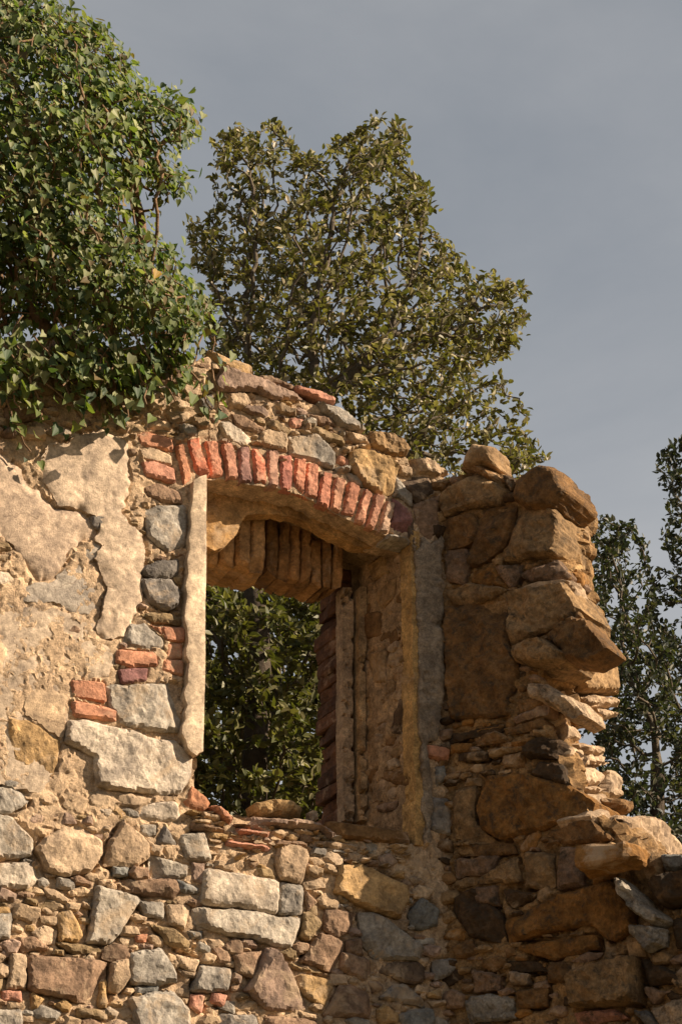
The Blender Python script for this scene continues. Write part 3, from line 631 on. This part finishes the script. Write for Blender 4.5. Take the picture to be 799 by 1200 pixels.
# pieces standing out of the broken end, which faces the sun
ends = [('sg', '662,790 685,780 722,781 739,797 737,810 697,811 675,812 663,800', .06, .3), ('bu', '677,817 697,815 697,826 685,826', .04, .15),
 ('bu', '697,815 722,818 724,828 697,828', .03, .2), ('so', '672,840 695,835 700,848 685,851 672,848', .04, .15), ('bu', '697,830 720,835 720,841 702,840', .03, .15), ('bu', '655,875 675,880 672,895 651,890', .05, .15),
 ('bu', '676,873 707,876 707,885 682,884', .04, .2), ('bu', '682,889 712,894 705,898 684,896', .04, .2), ('bl', '664,905 690,900 705,910 700,920 668,919', .03, .15), ('bu', '668,925 690,922 708,925 690,930', .04, .15),
 ('bl', '709,902 720,905 722,935 707,930', .03, .15), ('bu', '690,930 705,932 712,945 695,945', .02, .15), ('sb', '702,937 712,936 731,943 723,958 709,948', .07, .2), ('sd', '709,960 731,965 736,973 724,980', .06, .2),
 ('bu', '690,955 704,950 708,965 696,968', .03, .15), ('bu', '724,956 759,959 784,980 805,1000 780,1008 740,1000 728,980', .05, .25), ('oc', '652,668 672,660 676,672 660,676', .06, .2), ('bu', '655,680 668,684 684,716 672,718', .05, .2),
 ('sg', '658,600 672,604 672,648 660,655 655,630', .03, .2), ('so', '658,672 672,672 684,688 668,692', .06, .15), ('bl', '655,845 672,852 676,868 658,866', .02, .1), ('bl', '640,838 655,834 660,850 645,852', .03, .1), ('so', '730,985 752,1002 745,1020 728,1005', .05, .2)]
for i, (c, s_, pr, dp) in enumerate(ends):
    p = parse(s_); cy = np.mean([q[1] for q in p]); t0 = edge_t(cy) - .04
    PE = Plane(P2.O + P2.U * t0, -P2.N); 
    rock(rub3 if i % 3 else rub3, PE, uvs(PE, p), K[c], pr, dp, .02, .012, 3, .005, 900 + i, tilt=.1)
rg = np.random.default_rng(404); y = 775.
while y < 905:
    hgt = rg.uniform(5, 12); ex = np.interp(y, edge[:, 0], edge[:, 1]); x = ex + rg.uniform(0, 18); w_ = rg.uniform(18, 38); sl_ = rg.uniform(-3, 5)
    PE = Plane(P2.O + P2.U * (edge_t(y) - rg.uniform(.07, .12)), -P2.N)
    q = [(x, y + rg.uniform(0, 3)), (x + w_ * .6, y + sl_ * .5 - rg.uniform(0, 3)), (x + w_, y + sl_ + rg.uniform(0, 4)), (x + w_ * .9, y + hgt + sl_), (x + w_ * .3, y + hgt + rg.uniform(0, 3)), (x - 2, y + hgt * .7)]
    cc = np.array([K['bu'], K['sg'], K['so'], MOR, K['bl']][rg.integers(5)]) * rg.uniform(.8, 1.1)
    rock(rub3, PE, uvs(PE, q), cc, rg.uniform(.02, .06), .16, .008, .008, 2, .005, int(y), res=.009, tilt=.2); y += hgt * rg.uniform(.7, 1.3)
rub3.build('rubble', M_stone, CROSS, kind='stuff')
loose('capstone', 'tan layered stone perched on the top left of the broken stump', 'stone', P2, '546,536 558,523 578,526 581,546 561,547 544,549', 'sg', .05, .14, M_stone, 'loose stones on the wall heads', 21, bev=.02)
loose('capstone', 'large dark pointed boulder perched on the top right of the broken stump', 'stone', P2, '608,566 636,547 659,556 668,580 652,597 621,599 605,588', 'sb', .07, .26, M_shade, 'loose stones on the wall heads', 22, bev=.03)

# ------------------------------------------------------------------ plants
def unit(a): return a / (np.linalg.norm(a, axis=-1, keepdims=True) + 1e-9)
def mesh_np(name, v, faces_loop, sizes, col, mat, parent, smooth=False):
    v = v - parent_origin(parent)
    me = bpy.data.meshes.new(name); me.vertices.add(len(v)); me.vertices.foreach_set('co', v.astype(np.float32).ravel())
    me.loops.add(len(faces_loop)); me.loops.foreach_set('vertex_index', faces_loop.astype(np.int32)); me.polygons.add(len(sizes))
    me.polygons.foreach_set('loop_start', np.r_[0, np.cumsum(sizes)[:-1]].astype(np.int32))
    me.update(calc_edges=True)
    at = me.attributes.new('Col', 'FLOAT_COLOR', 'POINT'); at.data.foreach_set('color', np.c_[col, np.ones(len(col))].astype(np.float32).ravel())
    me.polygons.foreach_set('use_smooth', [smooth] * len(me.polygons)); me.materials.append(mat)
    o = bpy.data.objects.new(name, me); COL.objects.link(o); o.parent = parent; return o
OAK = np.array([(0, 0, 0), (.26, .25, .10), (.25, .62, .09), (0, 1, -.08), (-.25, .62, .09), (-.26, .25, .10)]); OAK_F = [(0, 1, 2, 3), (0, 3, 4, 5)]
IVY = np.array([(0, 0, 0), (.30, -.09, .03), (.46, .20, .09), (.28, .56, .07), (0, 1.0, -.10), (-.28, .56, .07), (-.46, .20, .09), (-.30, -.09, .03)]); IVY_F = [(0, 1, 2, 3, 4), (0, 4, 5, 6, 7)]
def leaves(name, pos, axis, nrm, size, col, shape, sf, mat, parent):
    axis = unit(axis); side = unit(np.cross(axis, nrm)); nn = np.cross(side, axis)
    n, k = len(pos), len(shape)
    v = pos[:, None] + size[:, None, None] * (shape[None, :, :1] * side[:, None] + shape[None, :, 1:2] * axis[:, None] + shape[None, :, 2:] * nn[:, None])
    fl = np.concatenate([np.array(f)[None] + np.arange(n)[:, None] * k for f in sf], 1)
    sizes = np.tile([len(f) for f in sf], n)
    return mesh_np(name, v.reshape(-1, 3), fl.ravel(), sizes, np.repeat(col, k, 0), mat, parent)
def colonize(att, start, step, reach, kill, iters, seed=0, droop=0.):
    """Branches that grow towards scattered points: returns nodes and parents."""
    rg = np.random.default_rng(seed); nod = [np.array(s) for s, p in start]; par = [p for s, p in start]; att = att.copy()
    near = np.full(len(att), -1); nd = np.full(len(att), 1e9); fresh = list(range(len(nod)))
    for it in range(iters):
        for j in fresh:
            d = np.linalg.norm(att - nod[j], axis=1); m = d < nd; nd[m] = d[m]; near[m] = j
        alive = nd > kill; att, near, nd = att[alive], near[alive], nd[alive]
        if not len(att): break
        m = nd < (reach if it > 2 else 1e9); fresh = []
        if not m.any(): m = nd <= nd.min() + 1e-6
        for j in np.unique(near[m]):
            q = att[m & (near == j)]; d = unit((unit(q - nod[j])).mean(0) + rg.normal(0, .18, 3) + np.array((0, 0, droop)))
            nod.append(nod[j] + d * step); par.append(j); fresh.append(len(nod) - 1)
    return np.array(nod), np.array(par)
def tubes(nod, par, rtip, rmax, power=2.3, fixed=None):
    n = len(nod); load = np.zeros(n); ch = np.zeros(n, int)
    for i in range(n - 1, 0, -1):
        if par[i] >= 0: ch[par[i]] += 1
    for i in range(n - 1, -1, -1):
        if ch[i] == 0: load[i] += 1
        if par[i] >= 0: load[par[i]] += load[i]
    r = np.minimum(rtip * np.maximum(load, 1) ** (1 / power), rmax); return r, ch, load
def tube_mesh(name, nod, par, r, mat, parent, sides=6):
    E = np.array([(p, i) for i, p in enumerate(par) if p >= 0]); a, b = nod[E[:, 0]], nod[E[:, 1]]; d = unit(b - a)
    ref = np.where(np.abs(d[:, 2:]) < .9, np.array([[0, 0, 1.]]), np.array([[1., 0, 0]])); s = unit(np.cross(d, ref)); t = np.cross(d, s)
    ra, rb = np.minimum(r[E[:, 0]], r[E[:, 1]] * 1.5), r[E[:, 1]]; an = np.arange(sides) / sides * 2 * math.pi
    ring = s[:, None] * np.cos(an)[None, :, None] + t[:, None] * np.sin(an)[None, :, None]
    v = np.concatenate([a[:, None] - d[:, None] * ra[:, None, None] * .3 + ring * ra[:, None, None], b[:, None] + ring * rb[:, None, None]], 1)
    k = np.arange(sides); k2 = (k + 1) % sides; f = np.stack([k, k2, k2 + sides, k + sides], -1)
    fl = (f[None] + (np.arange(len(E)) * 2 * sides)[:, None, None]).reshape(-1)
    return mesh_np(name, v.reshape(-1, 3), fl, np.full(len(E) * sides, 4), np.tile((.16, .12, .08), (len(v) * 2 * sides, 1)), mat, parent, True)
def cloud(poly, n, ydist, thick, seed, holes=0.):
    """Points of a crown: inside a silhouette seen at distance ydist, with depth of its own."""
    rg = np.random.default_rng(seed); P = np.array(poly); lo, hi = P.min(0), P.max(0); q = rg.uniform(lo, hi, (n * 4, 2)); q = q[inside(q, poly)]
    d = np.clip(edist(q, poly) / 110, 0, 1); dep = rg.uniform(-1, 1, len(q)) * thick * np.sqrt(d * (2 - d) + .04)
    D = np.array([ray(p) for p in q]); D /= (D @ np.array((math.sin(YAW), math.cos(YAW), 0)))[:, None]
    w = CAM + D * (ydist + dep)[:, None]
    if holes: w = w[vnoise(w / .42, seed) > -1 + holes]
    return w[:n]
def oak(name, label, base, trunk_pts, crown, dist, thick, natt, per, lsize, cols, seed, step=.13, group=None, holes=.5, trunk_r=.09):
    T = thing(name, label, 'tree', base, group); att = cloud(crown, natt, dist, thick, seed, holes)
    start = []; pts = [np.array(base)] + [np.array(p) for p in trunk_pts]
    for a, b in zip(pts[:-1], pts[1:]):
        m = max(1, int(np.linalg.norm(b - a) / .25))
        for k in range(m): start.append((a + (b - a) * k / m + np.array((math.sin(k * 1.3 + seed), math.cos(k * .9), 0)) * .015, len(start) - 1))
    start.append((pts[-1], len(start) - 1)); ns = len(start)
    nod, par = colonize(att, start, step, .9, step * .9, 110, seed); r, ch, load = tubes(nod, par, .0033, trunk_r)
    trunk = np.arange(len(nod)) < ns; r[:ns] = np.linspace(trunk_r, max(trunk_r * .55, r[ns - 1]), ns)
    tp = par.copy(); tube_mesh('trunk', nod[:ns], par[:ns], r[:ns], M_bark, T, 10)
    pb = par.copy(); pb[:ns] = -1; tube_mesh('branches', nod, pb, r, M_twig, T, 5)
    rg = np.random.default_rng(seed + 1); tw = np.where((load <= 4) & ~trunk)[0]
    ix = np.repeat(tw, per); dr = unit(nod[ix] - nod[par[ix]]); n = len(ix)
    pos = nod[ix] - (nod[ix] - nod[par[ix]]) * rg.uniform(0, 1, (n, 1)) + rg.normal(0, .018, (n, 3))
    ax = unit(dr * .7 + rg.normal(0, .75, (n, 3)) + np.array((0, 0, .25))); nr = unit(np.array((.25, -.35, .9)) + rg.normal(0, .55, (n, 3)))
    c = np.array(cols)[rg.integers(len(cols), size=n)] * rg.uniform(.7, 1.3, (n, 1)) * (1 + .25 * vnoise(pos / .35, seed))[:, None]
    leaves('leaves', pos, ax, nr, rg.uniform(.7, 1.25, n) * lsize, c, OAK, OAK_F, M_leaf, T); return T
def at_dist(px, py, D): d = ray((px, py)); d = d / (d @ np.array((math.sin(YAW), math.cos(YAW), 0))); return CAM + d * D
OC = [(.125, .115, .036), (.16, .14, .052), (.24, .20, .10), (.095, .095, .03), (.34, .28, .18)]
c1 = parse('214,255 235,247 258,244 243,186 255,158 286,152 321,140 350,155 355,181 378,172 396,163 419,152 442,135 468,140 482,169 482,198 505,215 511,267 499,278 522,278 545,301 557,330 574,319 603,330 623,322 620,353 614,411 591,428 591,457 620,468 614,497 637,532 640,570 480,590 420,560 250,470 235,420 240,350 228,310')
b1 = at_dist(308, 900, 10.9); t1 = at_dist(303, 690, 10.9); t2 = at_dist(318, 540, 11.4); b1[2] = 0
oak('oak_tree', 'tall olive green evergreen oak standing behind the window arch', tuple(b1), [t1, t2], c1, 12., .95, 3300, 8, .054, OC, 5, .09, 'evergreen oaks beyond the ruin')
DC = [(.034, .041, .026), (.047, .052, .033), (.027, .034, .022), (.09, .086, .052)]
c2 = parse('668,690 682,640 692,612 708,604 722,618 742,608 752,640 752,668 770,700 790,760 810,850 850,1010 830,1130 720,1130 670,1040 690,940 690,850 720,800 700,740')
b2 = at_dist(760, 1000, 13.5); t2 = at_dist(770, 900, 13.5); b2[2] = 0
oak('oak_tree', 'dark small leaved evergreen oak showing directly behind the jagged stump', tuple(b2), [t2], c2, 13.5, .95, 2200, 11, .05, DC, 8, .11, 'evergreen oaks beyond the ruin', .6)
c3 = parse('772,590 768,545 775,522 790,508 840,470 930,480 1020,560 1080,720 1060,900 1000,1080 900,1150 815,1120 800,1010 775,880 755,760 745,700 765,660 777,655 768,635 780,628')
b3 = at_dist(880, 1000, 15); t3 = at_dist(880, 850, 15); b3[2] = 0
oak('oak_tree', 'taller dark evergreen oak cut by the right edge, behind the smaller oak', tuple(b3), [t3], c3, 15., 1.1, 2700, 11, .055, DC, 9, .12, 'evergreen oaks beyond the ruin', .6)
BC = [(.10, .10, .03), (.13, .12, .04), (.08, .085, .028), (.17, .15, .065)]
# dense bush behind the opening
c4 = parse('130,640 330,650 430,690 470,800 470,1010 130,1010 110,800')
b4 = at_dist(290, 950, 11.5); t4 = at_dist(290, 900, 11.5); b4[2] = 0
oak('holly_oak_bush', 'dense shadowy bush filling the view through the window opening', tuple(b4), [t4], c4, 11.2, .9, 2000, 14, .06, BC, 15, .10, None, .15)['category'] = 'bush'

c5 = parse('110,620 330,630 470,690 480,1010 120,1010')
b5 = at_dist(350, 950, 13.4); t5 = at_dist(350, 900, 13.4); b5[2] = 0
oak('holly_oak_bush', 'darker bush further back, seen through gaps of the one filling the window', tuple(b5), [t5], c5, 13.4, .9, 1500, 13, .07, BC, 16, .12, None, .1)['category'] = 'bush'
# ivy over the wall head
IVYT = thing('ivy', 'bright green ivy mass overgrowing the left end of the wall head', 'ivy', tuple(P1.world((60, 480)) + np.array((0, .2, 0))))
c6 = parse('-175,150 -150,40 -85,-25 0,-8 60,5 105,22 138,62 160,92 172,118 205,114 226,128 230,158 214,168 186,152 178,178 215,205 213,228 185,222 166,240 185,272 203,300 212,320 230,345 243,370 230,396 205,402 160,396 120,388 0,380 -110,372 -190,330 -205,240')
dist0 = float((P1.world((60, 450)) - CAM) @ np.array((math.sin(YAW), math.cos(YAW), 0)))
att = cloud(c6, 5200, dist0 + .30, .6, 33, .3)
start = [(P1.world((x, 408)) + np.array((0, .2, 0)), -1) for x in (-60, 20, 90, 150, 215)]
nod, par = colonize(att, start, .075, .7, .06, 110, 3); r, ch, load = tubes(nod, par, .003, .03)
# trailing shoots in front of the wall face
tr = []; tp = []; rg = np.random.default_rng(91); base_n = len(nod)
for k in range(80):
    x = rg.uniform(-40, 240); y = rg.uniform(385, 440); w = P1.world((x, y)) + np.array((0, -.09 - rg.uniform(0, .05), 0)); prev = -1
    dirx = rg.uniform(-.8, 1.)
    ln_ = int(rg.integers(3, 10) * (1.15 if x < 110 else 1))
    for j in range(ln_):
        tr.append(w.copy()); tp.append(prev); prev = base_n + len(tr) - 1
        w = w + np.array((.035 * dirx + rg.normal(0, .012), rg.normal(0, .008), -.036 + rg.normal(0, .014)))
nod = np.concatenate([nod, np.array(tr)]); par = np.concatenate([par, np.array(tp, int)]); r = np.r_[r, np.full(len(tr), .0042)]; load = np.r_[load, np.ones(len(tr))]
tube_mesh('stems', nod, par, r, M_stem, IVYT, 5)
tw = np.where((load <= 7) & (par >= 0))[0]; per = np.where(tw >= base_n, 2, 9); ix = np.repeat(tw, per); n = len(ix)
pos = nod[ix] + rg.normal(0, .03, (n, 3)) + np.array((0, -.01, 0))
ctr = np.array([P1.world((20, 260))])[0] + np.array((0, .35, 0)); outw = unit(pos - ctr)
nr = unit(outw * .5 + np.array((.25, -.75, .5)) + rg.normal(0, .42, (n, 3))); ax = unit(np.array((.1, -.25, -.8)) + rg.normal(0, .45, (n, 3)))
IC = [(.13, .16, .042), (.175, .20, .065), (.095, .13, .036), (.25, .255, .12), (.065, .10, .042)]
c = np.array(IC)[rg.integers(len(IC), size=n)] * rg.uniform(.7, 1.3, (n, 1)); yl = rg.random(n); c[yl < .002] = (.45, .28, .05); c[(yl > .93)] = np.array((.16, .115, .05)) * rg.uniform(.6, 1.2, ((yl > .93).sum(), 1)); c *= (1 + .35 * vnoise(pos / .22, 5))[:, None]
sz = np.where(ix >= base_n, .050, .038) * rg.uniform(.5, 1.4, n)
leaves('leaves', pos, ax, nr, sz, c, IVY, IVY_F, M_ivy, IVYT)
